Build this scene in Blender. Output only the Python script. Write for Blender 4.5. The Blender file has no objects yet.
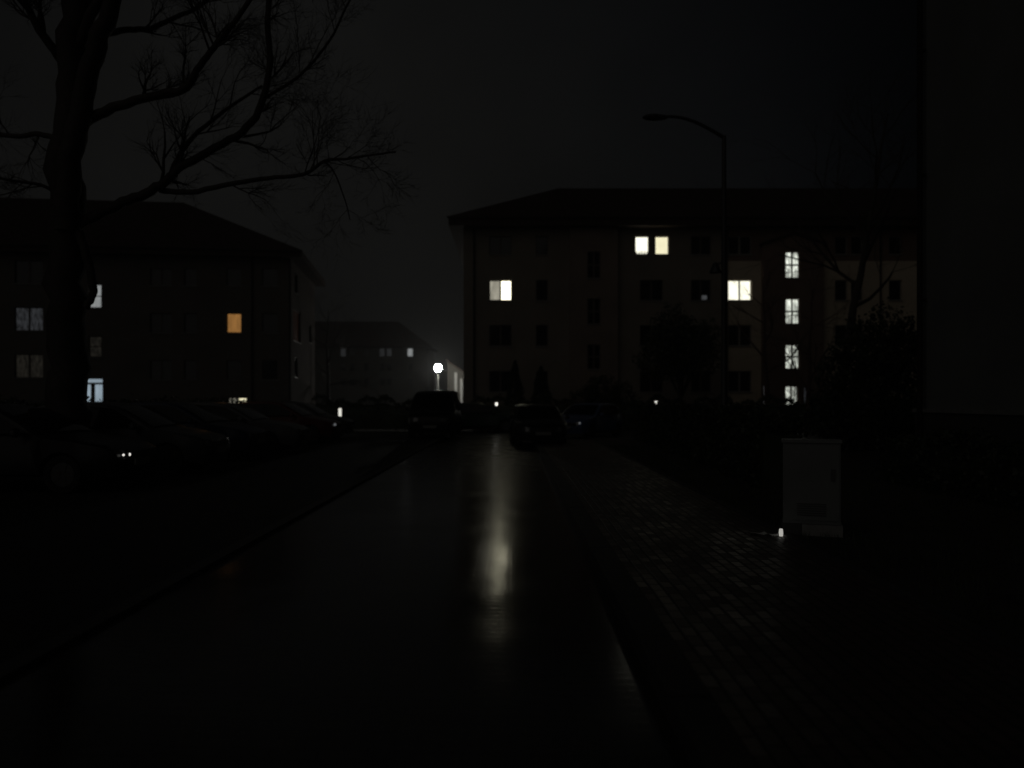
import bpy, bmesh, math, random
from mathutils import Vector, Matrix, Quaternion

scene = bpy.context.scene
COL = scene.collection
R = math.radians
rng = random.Random(7)

# ------------------------------------------------------------------ camera
CAMH, HOR, FPX = 1.6, 400.0, 800.0


def at(x, y, D):
    """point seen at pixel x, y standing D metres ahead"""
    return Vector(((x - 512) * D / FPX, D, CAMH - (y - HOR) * D / FPX))


cd = bpy.data.cameras.new('camera')
cam = bpy.data.objects.new('camera', cd)
COL.objects.link(cam)
cam.location = (0, 0, CAMH)
cam.rotation_euler = (R(90), 0, 0)
cd.sensor_width = 36
cd.lens = 36 * FPX / 1024
cd.shift_y = (HOR - 384) / 1024
cd.clip_start, cd.clip_end = 0.05, 3000
scene.camera = cam
cd.dof.use_dof = True
cd.dof.focus_distance = 9.0
cd.dof.aperture_fstop = .85
cd.dof.aperture_blades = 0


# ------------------------------------------------------------------ materials
def mat(name, col, rough=0.7, var=0.25, scale=4.0, bump=0.0, bscale=30.0, metal=0.0, spec=0.5, col2=None, coat=0.0,
        emit=None, estr=0.0):
    m = bpy.data.materials.new(name)
    m.use_nodes = True
    nt = m.node_tree
    p = nt.nodes['Principled BSDF']
    p.inputs['Roughness'].default_value = rough
    p.inputs['Metallic'].default_value = metal
    p.inputs['Specular IOR Level'].default_value = spec
    p.inputs['Coat Weight'].default_value = coat
    tc = nt.nodes.new('ShaderNodeTexCoord')
    n = nt.nodes.new('ShaderNodeTexNoise')
    n.inputs['Scale'].default_value = scale
    n.inputs['Detail'].default_value = 6
    nt.links.new(tc.outputs['Object'], n.inputs['Vector'])
    r = nt.nodes.new('ShaderNodeValToRGB')
    c2 = col2 or tuple(c * (1 - var) for c in col)
    c1 = col if col2 else tuple(min(1, c * (1 + var * .6)) for c in col)
    r.color_ramp.elements[0].position = .3
    r.color_ramp.elements[1].position = .7
    r.color_ramp.elements[0].color = (*c2, 1)
    r.color_ramp.elements[1].color = (*c1, 1)
    nt.links.new(n.outputs['Fac'], r.inputs['Fac'])
    nt.links.new(r.outputs['Color'], p.inputs['Base Color'])
    if bump:
        b = nt.nodes.new('ShaderNodeTexNoise')
        b.inputs['Scale'].default_value = bscale
        b.inputs['Detail'].default_value = 4
        nt.links.new(tc.outputs['Object'], b.inputs['Vector'])
        bn = nt.nodes.new('ShaderNodeBump')
        bn.inputs['Strength'].default_value = bump
        bn.inputs['Distance'].default_value = .02
        nt.links.new(b.outputs['Fac'], bn.inputs['Height'])
        nt.links.new(bn.outputs['Normal'], p.inputs['Normal'])
    if emit:
        p.inputs['Emission Color'].default_value = (*emit, 1)
        p.inputs['Emission Strength'].default_value = estr
    return m


def lit_glass(name, col, strength, contrast=.35, scale=(6, 6, 1.2), lo=.35):
    """glass with a lit room and curtain folds behind it"""
    m = bpy.data.materials.new(name)
    m.use_nodes = True
    nt = m.node_tree
    p = nt.nodes['Principled BSDF']
    p.inputs['Base Color'].default_value = (.05, .05, .05, 1)
    p.inputs['Roughness'].default_value = .1
    tc = nt.nodes.new('ShaderNodeTexCoord')
    mp = nt.nodes.new('ShaderNodeMapping')
    mp.inputs['Scale'].default_value = scale
    n = nt.nodes.new('ShaderNodeTexNoise')
    n.inputs['Scale'].default_value = 1.0
    n.inputs['Detail'].default_value = 3
    r = nt.nodes.new('ShaderNodeMapRange')
    r.inputs['From Min'].default_value = lo
    r.inputs['From Max'].default_value = .65
    r.inputs['To Min'].default_value = strength * (1 - contrast)
    r.inputs['To Max'].default_value = strength
    nt.links.new(tc.outputs['Object'], mp.inputs['Vector'])
    nt.links.new(mp.outputs['Vector'], n.inputs['Vector'])
    nt.links.new(n.outputs['Fac'], r.inputs['Value'])
    nt.links.new(r.outputs['Result'], p.inputs['Emission Strength'])
    p.inputs['Emission Color'].default_value = (*col, 1)
    return m


def paver_mat(name, c1, c2, mortar, bw, bh, scale, rough_lo, rough_hi, bump, rot=0.0, msize=.03, film=0.0, wave=.03, joint=1.0, vary=0.0, worn=0.0):
    m = bpy.data.materials.new(name)
    m.use_nodes = True
    nt = m.node_tree
    p = nt.nodes['Principled BSDF']
    tc = nt.nodes.new('ShaderNodeTexCoord')
    mp = nt.nodes.new('ShaderNodeMapping')
    mp.inputs['Rotation'].default_value = (0, 0, rot)
    # a little waviness so that courses are not ruler straight
    wn = nt.nodes.new('ShaderNodeTexNoise')
    wn.inputs['Scale'].default_value = .9
    wa = nt.nodes.new('ShaderNodeVectorMath')
    wa.operation = 'MULTIPLY_ADD'
    wa.inputs[1].default_value = (wave, wave, 0)
    nt.links.new(tc.outputs['Object'], mp.inputs['Vector'])
    nt.links.new(tc.outputs['Object'], wn.inputs['Vector'])
    nt.links.new(wn.outputs['Color'], wa.inputs[0])
    nt.links.new(mp.outputs['Vector'], wa.inputs[2])
    b = nt.nodes.new('ShaderNodeTexBrick')
    b.inputs['Scale'].default_value = scale
    b.inputs['Brick Width'].default_value = bw
    b.inputs['Row Height'].default_value = bh
    b.inputs['Mortar Size'].default_value = msize
    b.inputs['Mortar Smooth'].default_value = .6
    b.inputs['Color1'].default_value = (*c1, 1)
    b.inputs['Color2'].default_value = (*c2, 1)
    b.inputs['Mortar'].default_value = (*mortar, 1)
    nt.links.new(wa.outputs['Vector'], b.inputs['Vector'])
    nt.links.new(b.outputs['Color'], p.inputs['Base Color'])
    n = nt.nodes.new('ShaderNodeTexNoise')
    n.inputs['Scale'].default_value = .7
    n.inputs['Detail'].default_value = 6
    n.inputs['Roughness'].default_value = .65
    nt.links.new(tc.outputs['Object'], n.inputs['Vector'])
    r = nt.nodes.new('ShaderNodeMapRange')
    r.inputs['From Min'].default_value = .35
    r.inputs['From Max'].default_value = .65
    r.inputs['To Min'].default_value = rough_lo
    r.inputs['To Max'].default_value = rough_hi
    nt.links.new(n.outputs['Fac'], r.inputs['Value'])
    rough_out = r.outputs['Result']
    if vary:
        b2 = nt.nodes.new('ShaderNodeTexBrick')
        for k_ in ('Scale', 'Brick Width', 'Row Height', 'Mortar Size'):
            b2.inputs[k_].default_value = b.inputs[k_].default_value
        b2.inputs['Color1'].default_value, b2.inputs['Color2'].default_value = (0, 0, 0, 1), (1, 1, 1, 1)
        b2.inputs['Mortar'].default_value = (1, 1, 1, 1)
        nt.links.new(wa.outputs['Vector'], b2.inputs['Vector'])
        ma = nt.nodes.new('ShaderNodeMath')
        ma.operation = 'MULTIPLY_ADD'
        ma.inputs[1].default_value = vary
        nt.links.new(b2.outputs['Color'], ma.inputs[0])
        nt.links.new(rough_out, ma.inputs[2])
        rough_out = ma.outputs[0]
        p.inputs['Specular IOR Level'].default_value = .32
    if worn:
        sx = nt.nodes.new('ShaderNodeSeparateXYZ')
        nt.links.new(tc.outputs['Object'], sx.inputs[0])
        wr = nt.nodes.new('ShaderNodeMapRange')
        wr.inputs['From Min'].default_value, wr.inputs['From Max'].default_value = 7, 20
        wr.inputs['To Min'].default_value, wr.inputs['To Max'].default_value = -.03, worn
        nt.links.new(sx.outputs['Y'], wr.inputs['Value'])
        wm = nt.nodes.new('ShaderNodeMath')
        nt.links.new(wr.outputs['Result'], wm.inputs[0])
        nt.links.new(rough_out, wm.inputs[1])
        rough_out = wm.outputs[0]
    nt.links.new(rough_out, p.inputs['Roughness'])
    if film:
        p.inputs['Specular IOR Level'].default_value = .4
        p.inputs['Coat Weight'].default_value = film
        p.inputs['Coat IOR'].default_value = 1.33
        nt.links.new(rough_out, p.inputs['Coat Roughness'])
    fine = nt.nodes.new('ShaderNodeTexNoise')
    fine.inputs['Scale'].default_value = 26
    fine.inputs['Detail'].default_value = 3
    nt.links.new(tc.outputs['Object'], fine.inputs['Vector'])
    inv = nt.nodes.new('ShaderNodeMath')
    inv.operation = 'MULTIPLY_ADD'
    inv.inputs[1].default_value = -joint
    nt.links.new(b.outputs['Fac'], inv.inputs[0])
    fm = nt.nodes.new('ShaderNodeMath')
    fm.operation = 'MULTIPLY'
    fm.inputs[1].default_value = .5
    nt.links.new(fine.outputs['Fac'], fm.inputs[0])
    nt.links.new(fm.outputs[0], inv.inputs[2])
    bn = nt.nodes.new('ShaderNodeBump')
    bn.inputs['Strength'].default_value = bump
    bn.inputs['Distance'].default_value = .01
    nt.links.new(inv.outputs[0], bn.inputs['Height'])
    nt.links.new(bn.outputs['Normal'], p.inputs['Normal'])
    return m


def tile_mat(name, col):
    m = mat(name, col, .9, .3, 3, spec=.15)
    nt = m.node_tree
    p = nt.nodes['Principled BSDF']
    tc = nt.nodes.new('ShaderNodeTexCoord')
    b = nt.nodes.new('ShaderNodeTexBrick')
    b.inputs['Scale'].default_value = 3.0
    nt.links.new(tc.outputs['Object'], b.inputs['Vector'])
    bn = nt.nodes.new('ShaderNodeBump')
    bn.inputs['Strength'].default_value = .5
    bn.inputs['Distance'].default_value = .03
    bn.invert = True
    nt.links.new(b.outputs['Fac'], bn.inputs['Height'])
    nt.links.new(bn.outputs['Normal'], p.inputs['Normal'])
    return m


M = {}
M['lamplit'] = mat('lamplit_plaster', (.58, .49, .37), .85, .15, .6, .2, 60)  # paler tone stands for lamplight falling on the right wing
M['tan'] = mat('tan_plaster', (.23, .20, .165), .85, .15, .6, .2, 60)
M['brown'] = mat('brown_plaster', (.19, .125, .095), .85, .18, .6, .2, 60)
M['grey_plaster'] = mat('grey_plaster', (.20, .21, .205), .85, .2, .5, .2, 60)
M['bay_plaster'] = mat('reddish_plaster', (.22, .175, .145), .85, .15, .6, .2, 60)
M['end_plaster'] = mat('dark_end_plaster', (.055, .042, .035), .9, .2, .5, spec=.2)  # colour darkened to offset the light falling on that end
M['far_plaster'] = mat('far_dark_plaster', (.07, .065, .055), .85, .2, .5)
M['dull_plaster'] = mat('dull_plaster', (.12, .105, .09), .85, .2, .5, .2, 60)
M['white_plaster'] = mat('white_plaster', (.55, .55, .52), .8, .12, .8, .1, 60)
M['whitewash'] = mat('white_post_paint', (.42, .42, .40), .7, .08)
M['plinth'] = mat('plinth_render', (.07, .07, .065), .8, .2, 1.5, .3, 40)
M['tile'] = tile_mat('roof_tiles', (.05, .035, .03))
M['brick'] = mat('chimney_brick', (.2, .08, .05), .8, .3, 8)
M['frame'] = mat('window_frame_paint', (.3, .28, .25), .5, .05)
M['darkframe'] = mat('window_frame_dark', (.08, .06, .05), .5, .05)
M['sill'] = mat('sill_metal', (.25, .25, .24), .5, .05)
M['glass'] = mat('dark_window_glass', (.012, .013, .015), .06, .1)
M['pipe'] = mat('downpipe_metal', (.03, .027, .025), .85, .1, spec=.1)
M['warm'] = lit_glass('lit_warm_pane', (1, .94, .68), 3.0, .12)
M['warm_white'] = lit_glass('lit_white_pane', (1, .98, .80), 1.45, .1)
M['warm_soft'] = lit_glass('lit_yellow_pane', (1, .93, .62), 1.05, .12)
M['warm_dim'] = lit_glass('lit_curtained_pane', (.95, .9, .72), .42, .4)
M['amber'] = lit_glass('lit_amber_pane', (1, .47, .13), .30, .3)
M['amber_dim'] = lit_glass('lit_dim_red_pane', (1, .45, .3), .006, .5)
M['stair'] = lit_glass('lit_stairwell_pane', (.95, 1, .88), 1.15, .65, (7, 7, 2.2), .42)
M['net'] = lit_glass('net_curtain_pane', (.85, .9, 1), .034, .8, (9, 9, 3))
M['net_warm'] = lit_glass('net_curtain_warm_pane', (1, .9, .7), .012, .8, (9, 9, 3))
M['blue'] = lit_glass('lit_entrance_glass', (.68, .86, 1), .42, .3)
M['far_lit'] = lit_glass('far_lit_pane', (.95, 1, 1), .30, .3)
M['far_dim'] = lit_glass('far_dim_pane', (.9, .95, 1), .02, .4)
M['steel'] = mat('galvanised_steel', (.10, .10, .10), .45, .2, 6, metal=.6)
M['darksteel'] = mat('dark_painted_steel', (.03, .03, .03), .4, .2, 6)
M['globe'] = mat('lamp_globe', (.9, .9, .9), .3, emit=(1, .98, .9), estr=165.0)
M['marker'] = mat('garden_lamp_lens', (.9, .9, .9), .3, emit=(1, .97, .88), estr=1.4)
M['bark'] = mat('wet_bark', (.045, .036, .03), .75, .4, 12, .6, 40)
M['bark2'] = mat('red_bark', (.09, .05, .04), .75, .4, 12, .6, 40)
M['leaf'] = mat('evergreen_leaves', (.035, .05, .025), .6, .5, 3)
M['leaf2'] = mat('dark_conifer_needles', (.02, .032, .02), .7, .5, 3)
M['leaf3'] = mat('hedge_leaves', (.03, .042, .02), .6, .5, 2)
M['grass'] = mat('grass_blades', (.035, .05, .02), .7, .5, 2)
M['soil'] = mat('wet_soil', (.035, .03, .024), .9, .4, 2, .6, 15)
M['cabinet'] = mat('cabinet_grey_paint', (.17, .18, .178), .5, .12, 2, .05, 50)
M['concrete'] = mat('pale_concrete', (.24, .24, .23), .8, .2, 5, .3, 60)
M['stake'] = mat('stake_light_lens', (.9, .9, .9), .3, emit=(1, .98, .9), estr=.4)
M['side_dim'] = lit_glass('dim_sidelight', (.95, .95, 1), .04, .5)
M['paper'] = mat('white_paper', (.8, .8, .78), .6, .06, 8)
M['rubber'] = mat('tyre_rubber', (.012, .012, .012), .8, .2)
M['rim'] = mat('alloy_rim', (.10, .10, .10), .35, .1, metal=.9)
M['carglass'] = mat('car_glass', (.006, .006, .007), .06, .05, spec=.18)
M['plastic'] = mat('black_trim', (.015, .015, .015), .5, .1)
M['lens'] = mat('headlight_lens', (.2, .2, .21), .15, .05, metal=.4)
M['tail'] = mat('tail_light_red', (.25, .01, .01), .15, .05)
M['plate'] = mat('blank_plate', (.2, .2, .19), .4, .03)
M['pos'] = mat('headlight_glint', (.9, .9, .9), .3, emit=(1, .97, .9), estr=.8)  # small glow stands for a glint on the headlight
M['glint_dim'] = mat('dim_headlight_glint', (.9, .9, .9), .3, emit=(.9, .95, 1), estr=.10)  # fainter glow standing for reflections in the headlights
M['bollard_glow'] = mat('bollard_glint', (.9, .9, .9), .3, emit=(1, .98, .88), estr=.8)
M['dome'] = mat('interior_light', (.9, .9, .85), .3, emit=(1, .98, .8), estr=.55)
for k, c in dict(black=(.012, .012, .014), blue=(.02, .03, .06), silver=(.12, .12, .125), sheen_blue=(.07, .10, .20), red=(.09, .012, .012),
                 grey=(.06, .062, .066), white=(.45, .45, .44), green=(.02, .04, .03)).items():
    M['car_' + k] = mat('car_paint_' + k, c, .32, .03, 2, coat=.0, spec=.3, metal=0)
M['road'] = paver_mat('wet_road_setts', (.030, .029, .027), (.04, .038, .035), (.018, .017, .016), .21, .105, 1.0, .15, .21, .07, R(0), .012, .16, joint=.25, worn=.09)
M['pavers'] = paver_mat('wet_brick_pavers', (.075, .052, .042), (.055, .042, .036), (.02, .018, .016), .20, .10, 1.0, .29, .42, .6, R(90), .014, vary=.25)
M['kerbstone'] = mat('kerb_concrete', (.04, .039, .036), .75, .3, 4, .4, 40)
M['asphalt'] = mat('asphalt', (.028, .028, .028), .75, .3, 5, .6, 60, spec=.25)


# ------------------------------------------------------------------ mesh builder
class MB:
    def __init__(self):
        self.v, self.f = [], []

    def face(self, pts):
        i = len(self.v)
        self.v += [tuple(p) for p in pts]
        self.f.append(tuple(range(i, i + len(pts))))

    def box(self, a, b):
        (x0, y0, z0), (x1, y1, z1) = a, b
        i = len(self.v)
        self.v += [(x0, y0, z0), (x1, y0, z0), (x1, y1, z0), (x0, y1, z0), (x0, y0, z1), (x1, y0, z1), (x1, y1, z1), (x0, y1, z1)]
        for q in ((3, 2, 1, 0), (4, 5, 6, 7), (0, 1, 5, 4), (1, 2, 6, 5), (2, 3, 7, 6), (3, 0, 4, 7)):
            self.f.append(tuple(i + k for k in q))
        return self

    def tube(self, pts, rad, n=8, cap=True):
        pts = [Vector(p) for p in pts]
        base = len(self.v)
        side = None
        for k, p in enumerate(pts):
            d = (pts[min(k + 1, len(pts) - 1)] - pts[max(k - 1, 0)]).normalized()
            if side is None:
                side = d.orthogonal().normalized()
            side = (side - d * side.dot(d))
            side = side.normalized() if side.length > 1e-6 else d.orthogonal().normalized()
            up = d.cross(side)
            r = rad[k] if hasattr(rad, '__len__') else rad
            for j in range(n):
                a = 2 * math.pi * j / n
                self.v.append(tuple(p + side * math.cos(a) * r + up * math.sin(a) * r))
        for k in range(len(pts) - 1):
            for j in range(n):
                a, b = base + k * n + j, base + k * n + (j + 1) % n
                self.f.append((a, b, b + n, a + n))
        if cap:
            self.f.append(tuple(base + j for j in range(n))[::-1])
            e = base + (len(pts) - 1) * n
            self.f.append(tuple(e + j for j in range(n)))
        return self

    def lathe(self, prof, c=(0, 0, 0), n=20):
        """prof: (radius, z) rings"""
        base = len(self.v)
        for r, z in prof:
            for j in range(n):
                a = 2 * math.pi * j / n
                self.v.append((c[0] + r * math.cos(a), c[1] + r * math.sin(a), c[2] + z))
        for k in range(len(prof) - 1):
            for j in range(n):
                a, b = base + k * n + j, base + k * n + (j + 1) % n
                self.f.append((a, b, b + n, a + n))
        self.f.append(tuple(base + j for j in range(n))[::-1])
        e = base + (len(prof) - 1) * n
        self.f.append(tuple(e + j for j in range(n)))
        return self

    def leaf(self, p, s, r=None):
        r = r or rng
        q = Quaternion((r.gauss(0, 1), r.gauss(0, 1), r.gauss(0, 1), r.gauss(0, 1))).normalized()
        a, b = q @ Vector((s, 0, 0)), q @ Vector((0, s * .55, 0))
        p = Vector(p)
        self.face((p - a, p + b, p + a, p - b))

    def build(self, name, material, parent=None, smooth=False, sharp=35, loc=None):
        me = bpy.data.meshes.new(name)
        me.from_pydata(self.v, [], self.f)
        me.materials.append(material)
        if smooth:
            for p in me.polygons:
                p.use_smooth = True
            me.set_sharp_from_angle(angle=R(sharp))
        o = bpy.data.objects.new(name, me)
        COL.objects.link(o)
        if parent:
            o.parent = parent
        if loc:
            o.location = loc
        return o


def tag(o, label=None, cat=None, group=None, kind=None):
    for k, v in (('label', label), ('category', cat), ('group', group), ('kind', kind)):
        if v:
            o[k] = v
    return o


def thing(name, label, cat, loc=(0, 0, 0), rz=0.0, group=None):
    o = bpy.data.objects.new(name, None)
    COL.objects.link(o)
    o.location, o.rotation_euler = loc, (0, 0, rz)
    o.empty_display_size = .3
    return tag(o, label, cat, group)


def copy_tree(o, parent=None):
    c = o.copy()
    COL.objects.link(c)
    if parent:
        c.parent = parent
    for ch in [x for x in bpy.data.objects if x.parent == o]:
        copy_tree(ch, c)
    return c


# ------------------------------------------------------------------ setting
def sheet(name, x0, y0, x1, y1, z, m, nx=1, ny=1, wob=0.0):
    b = MB()
    r = random.Random(len(name))
    for i in range(nx + 1):
        for j in range(ny + 1):
            b.v.append((x0 + (x1 - x0) * i / nx, y0 + (y1 - y0) * j / ny, z + (r.uniform(-wob, wob) if 0 < i < nx and 0 < j < ny else 0)))
    for i in range(nx):
        for j in range(ny):
            a = i * (ny + 1) + j
            b.f.append((a, a + ny + 1, a + ny + 2, a + 1))
    return tag(b.build(name, m, smooth=True, sharp=180), kind='structure')


sheet('ground', -700, -60, 700, 1200, -.03, M['soil'])
RX0, RX1 = -2.7, .78
road = sheet('road', RX0, -25, RX1, 32.6, 0, M['road'], 24, 220, .003)
for v_ in road.data.vertices:           # crossfall towards the right kerb
    v_.co.z += .027 * (RX1 - v_.co.x) * max(0, min(1, (32.6 - v_.co.y) / 8))
sheet('side_street', -60, 32.6, 40, 39.2, .004, M['road'], 60, 10, .003)
sheet('far_road', -9.5, 46, -4.6, 220, .002, M['asphalt'])
sheet('parking_bay', -11.0, -5, -2.85, 36.0, .09, M['asphalt'])
tag(MB().box((1.0, -25, -.05), (2.95, 30.0, .12)).build('pavement', M['pavers']), kind='structure')
kb = MB()
y = -25.0
while y < 30:
    kb.box((.78, y + .006, -.05), (.994, min(30, y + .994), .125 + rng.uniform(-.003, .003)))
    kb.box((2.956, y + .006, -.05), (3.04, min(30, y + .994), .13 + rng.uniform(-.004, .004)))
    y += 1.0
tag(kb.build('pavement_kerb', M['kerbstone']), kind='structure')
kl = MB()
y = -25.0
while y < 32:
    kl.box((-2.85, y + .006, -.05), (-2.71, y + .994, .13))
    y += 1.0
tag(kl.build('road_kerb', M['kerbstone']), kind='structure')

sheet('verge', 3.045, -25, 8.0, 32, .10, M['soil'], 10, 60, .012)
# grass verge tufts on the right of the pavement (nobody could count them)
g = MB()
for _ in range(16000):
    x = rng.uniform(3.06, 7.6) if rng.random() < .8 else rng.uniform(3.06, 4)
    yy = rng.uniform(4.0, 26)
    a = rng.uniform(0, 6.28)
    h = rng.uniform(.04, .11)
    w = .006
    lx, ly = rng.gauss(0, .03), rng.gauss(0, .03)
    g.face(((x - w * math.cos(a), yy - w * math.sin(a), .08), (x + w * math.cos(a), yy + w * math.sin(a), .08), (x + lx, yy + ly, h + .1)))
tag(g.build('grass', M['grass']), 'short dark grass on the verge beside the brick pavement', 'grass', kind='stuff')


# ------------------------------------------------------------------ buildings
def wall_with_holes(mb, w, h, holes, org, ux, n, reveal=.16, z0=0.0):
    """flat wall, u along ux, holes (u0,u1,z0,z1) with reveals going inwards (opposite n)"""
    ux, n, org = Vector(ux), Vector(n), Vector(org)
    us = sorted({0.0, w, *[k for q in holes for k in q[:2]]})
    zs = sorted({z0, h, *[k for q in holes for k in q[2:4]]})

    def P(u, z, d=0):
        return org + ux * u + Vector((0, 0, z)) - n * d
    for i in range(len(us) - 1):
        for j in range(len(zs) - 1):
            uc, zc = (us[i] + us[i + 1]) / 2, (zs[j] + zs[j + 1]) / 2
            if any(q[0] < uc < q[1] and q[2] < zc < q[3] for q in holes):
                continue
            mb.face((P(us[i], zs[j]), P(us[i + 1], zs[j]), P(us[i + 1], zs[j + 1]), P(us[i], zs[j + 1])))
    for u0, u1, a, b in holes:
        for p, q in (((u0, a), (u1, a)), ((u1, a), (u1, b)), ((u1, b), (u0, b)), ((u0, b), (u0, a))):
            mb.face((P(*p), P(*q), P(*q, reveal), P(*p, reveal)))


def window(parent, u0, u1, z0, z1, panes, m_frame='frame', d=.13, y0=0.0, rows=1, sill=True, name='window', org=None, ux=(1, 0, 0), n=(0, -1, 0)):
    """frame mesh set in the reveal with one lit or dark glass per casement; panes = list of material keys (one per column)"""
    org = Vector(org) if org is not None else Vector((0, y0, 0))
    ux, nn = Vector(ux), Vector(n)

    def T(mb):
        mb.v = [tuple(org + ux * v[0] - nn * v[1] + Vector((0, 0, v[2]))) for v in mb.v]
        return mb
    nc = len(panes)
    fw = .055
    f = MB()
    f.box((u0, d - .03, z0), (u0 + fw, d + .035, z1)).box((u1 - fw, d - .03, z0), (u1, d + .035, z1))
    f.box((u0 + fw, d - .03, z0), (u1 - fw, d + .035, z0 + fw)).box((u0 + fw, d - .03, z1 - fw), (u1 - fw, d + .035, z1))
    cw = (u1 - u0) / nc
    for k in range(1, nc):
        f.box((u0 + cw * k - .05, d - .035, z0 + fw), (u0 + cw * k + .05, d + .03, z1 - fw))
    for k in range(1, rows):
        zz = z0 + (z1 - z0) * k / rows
        tr = .05 if nc > 1 else .03
        for c in range(nc):
            f.box((u0 + cw * c + (.05 if c else fw), d - .025, zz - tr), (u0 + cw * (c + 1) - (.05 if c < nc - 1 else fw), d + .028, zz + tr))
    w = T(f).build(name, M[m_frame], parent)
    done = {}
    for k, key in enumerate(panes):
        done.setdefault(key, MB())
        a, b = u0 + cw * k + (.05 if k else fw), u0 + cw * (k + 1) - (.05 if k < nc - 1 else fw)
        done[key].face(((a, d + .01, z0 + fw), (b, d + .01, z0 + fw), (b, d + .01, z1 - fw), (a, d + .01, z1 - fw)))
    for key, pb in done.items():
        T(pb).build('pane', M[key], w)
    if sill:
        T(MB().box((u0 - .06, -.06, z0 - .045), (u1 + .06, .10, z0 - .004))).build('sill', M['sill'], w)
    return w


def hip_roof(parent, w, dp, eave, ridge, o=.7, hip=None, chimneys=(), hip2=None, t=.22):
    hip = hip or dp / 2 + o
    hip2 = hip2 or hip
    x0, x1, y0, y1 = -o, w + o, -o, dp + o
    ym = dp / 2
    b = MB()
    A, B, C_, D_ = (x0, y0), (x1, y0), (x1, y1), (x0, y1)
    e = eave
    L, Rr = (x0 + hip, ym, ridge), (x1 - hip2, ym, ridge)
    top = [(*q, e + t) for q in (A, B, C_, D_)]
    bot = [(*q, e) for q in (A, B, C_, D_)]
    b.v = top + bot + [L, Rr]
    b.f = [(0, 1, 9, 8), (1, 2, 9), (2, 3, 8, 9), (3, 0, 8), (7, 6, 5, 4), (4, 5, 1, 0), (5, 6, 2, 1), (6, 7, 3, 2), (7, 4, 0, 3)]
    r = b.build('roof', M['tile'], parent)
    MB().tube([(x0 - .08, y0 - .07, e + t - .08), (x1 + .08, y0 - .07, e + t - .08)], .07, 8).build('gutter', M['pipe'], r)
    for (cx, cy) in chimneys:
        c = MB().box((cx - .35, cy - .3, eave + 1.2), (cx + .35, cy + .3, ridge + 1.0))
        c.box((cx - .42, cy - .37, ridge + 1.003), (cx + .42, cy + .37, ridge + 1.12))
        c.build('chimney', M['brick'], r)
    return r


def pix_to_local(root, x, y, ylocal=0.0):
    """pixel -> (u, z) on the root's front plane local y = ylocal"""
    a = root.rotation_euler.z
    ex, ey = Vector((math.cos(a), math.sin(a), 0)), Vector((-math.sin(a), math.cos(a), 0))
    o = Vector(root.location) + ey * ylocal
    d = Vector(((x - 512) / FPX, 1, -(y - HOR) / FPX))
    c = Vector((0, 0, CAMH))
    t = (o - c).dot(ey) / d.dot(ey)
    p = c + d * t - o
    return p.dot(ex), p.z


def rect(root, x0, x1, y0, y1, yl=0.0):
    u0, za = pix_to_local(root, x0, y0, yl)
    u1, zb = pix_to_local(root, x1, y1, yl)
    return (min(u0, u1), max(u0, u1), min(za, zb), max(za, zb))


def downpipe(parent, u, z1, y=-.09, z0=0.0):
    b = MB().tube([(u, y, z0), (u, y, z1)], .055, 8)
    for z in [z0 + 1 + 2.4 * k for k in range(int((z1 - z0) / 2.4))]:
        b.box((u - .08, y + .02, z), (u + .08, y + .088, z + .05))
    b.build('downpipe', M['pipe'], parent)


# ---- the large block right of centre: front 48.7 m away
D0 = 48.7
XL = -2.95
main = thing('apartment_building', 'four-storey pale apartment block with a lit stairwell and bright windows under a long hipped roof', 'building', (XL, D0, 0))
W0, DP0, EAVE0 = 40.0, 12.2, 12.3
spec = []  # px rect, panes, rows
ROW = dict(r3=(236, 254.5), r2=(280, 300.5), r1=(325, 346), r0=(371, 392))
lit = {('A', 'r2'): ['warm_dim', 'warm'], ('E', 'r2'): ['warm_white', 'warm_white'], ('C', 'r3'): ['warm_white'], ('c', 'r3'): ['warm_soft']}
COLS = dict(A=(489.3, 511.7, 2), B=(536, 548, 1), C=(635, 649, 1), c=(655, 669, 1), D=(691, 711, 2), E=(728, 751.6, 2),
            F=(835, 847.5, 1), f=(851, 863, 1), G=(889, 902, 1))
for cname, (x0, x1, n) in COLS.items():
    for rname, (y0, y1) in ROW.items():
        if cname == 'c' and rname != 'r3':
            continue
        xx0, xx1, nn = x0, x1, n
        if cname == 'C' and rname != 'r3':
            xx0, xx1, nn = 640, 663, 2
        panes = lit.get((cname, rname), ['glass'] * nn)
        spec.append((rect(main, xx0, xx1, y0, y1), panes, cname, rname))
xs = [(rect(main, 740, 741, 300, 301)[0])]
BAY = .35
bays = [(rect(main, 570, 618, 300, 301, -BAY)[0:2], 594, False), (rect(main, 763, 824, 300, 301, -BAY)[0:2], 792.5, True)]
# walls: left part tan, right wing cream (paler colour stands for lamplight) with a darker top storey
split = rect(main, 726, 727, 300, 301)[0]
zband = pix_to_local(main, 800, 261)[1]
holes = [s[0] for s in spec]
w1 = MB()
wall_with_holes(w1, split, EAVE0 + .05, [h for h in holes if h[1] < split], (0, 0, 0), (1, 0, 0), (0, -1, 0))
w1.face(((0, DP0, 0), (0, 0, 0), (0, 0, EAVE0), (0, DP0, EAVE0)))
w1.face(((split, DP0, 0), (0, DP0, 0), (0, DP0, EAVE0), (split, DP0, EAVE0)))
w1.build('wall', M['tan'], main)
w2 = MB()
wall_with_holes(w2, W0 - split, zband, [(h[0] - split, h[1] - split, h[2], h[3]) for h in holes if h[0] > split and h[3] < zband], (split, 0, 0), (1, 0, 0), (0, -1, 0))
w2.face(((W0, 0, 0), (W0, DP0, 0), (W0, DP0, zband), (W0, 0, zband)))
w2.face(((W0, DP0, 0), (split, DP0, 0), (split, DP0, zband), (W0, DP0, zband)))
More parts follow.
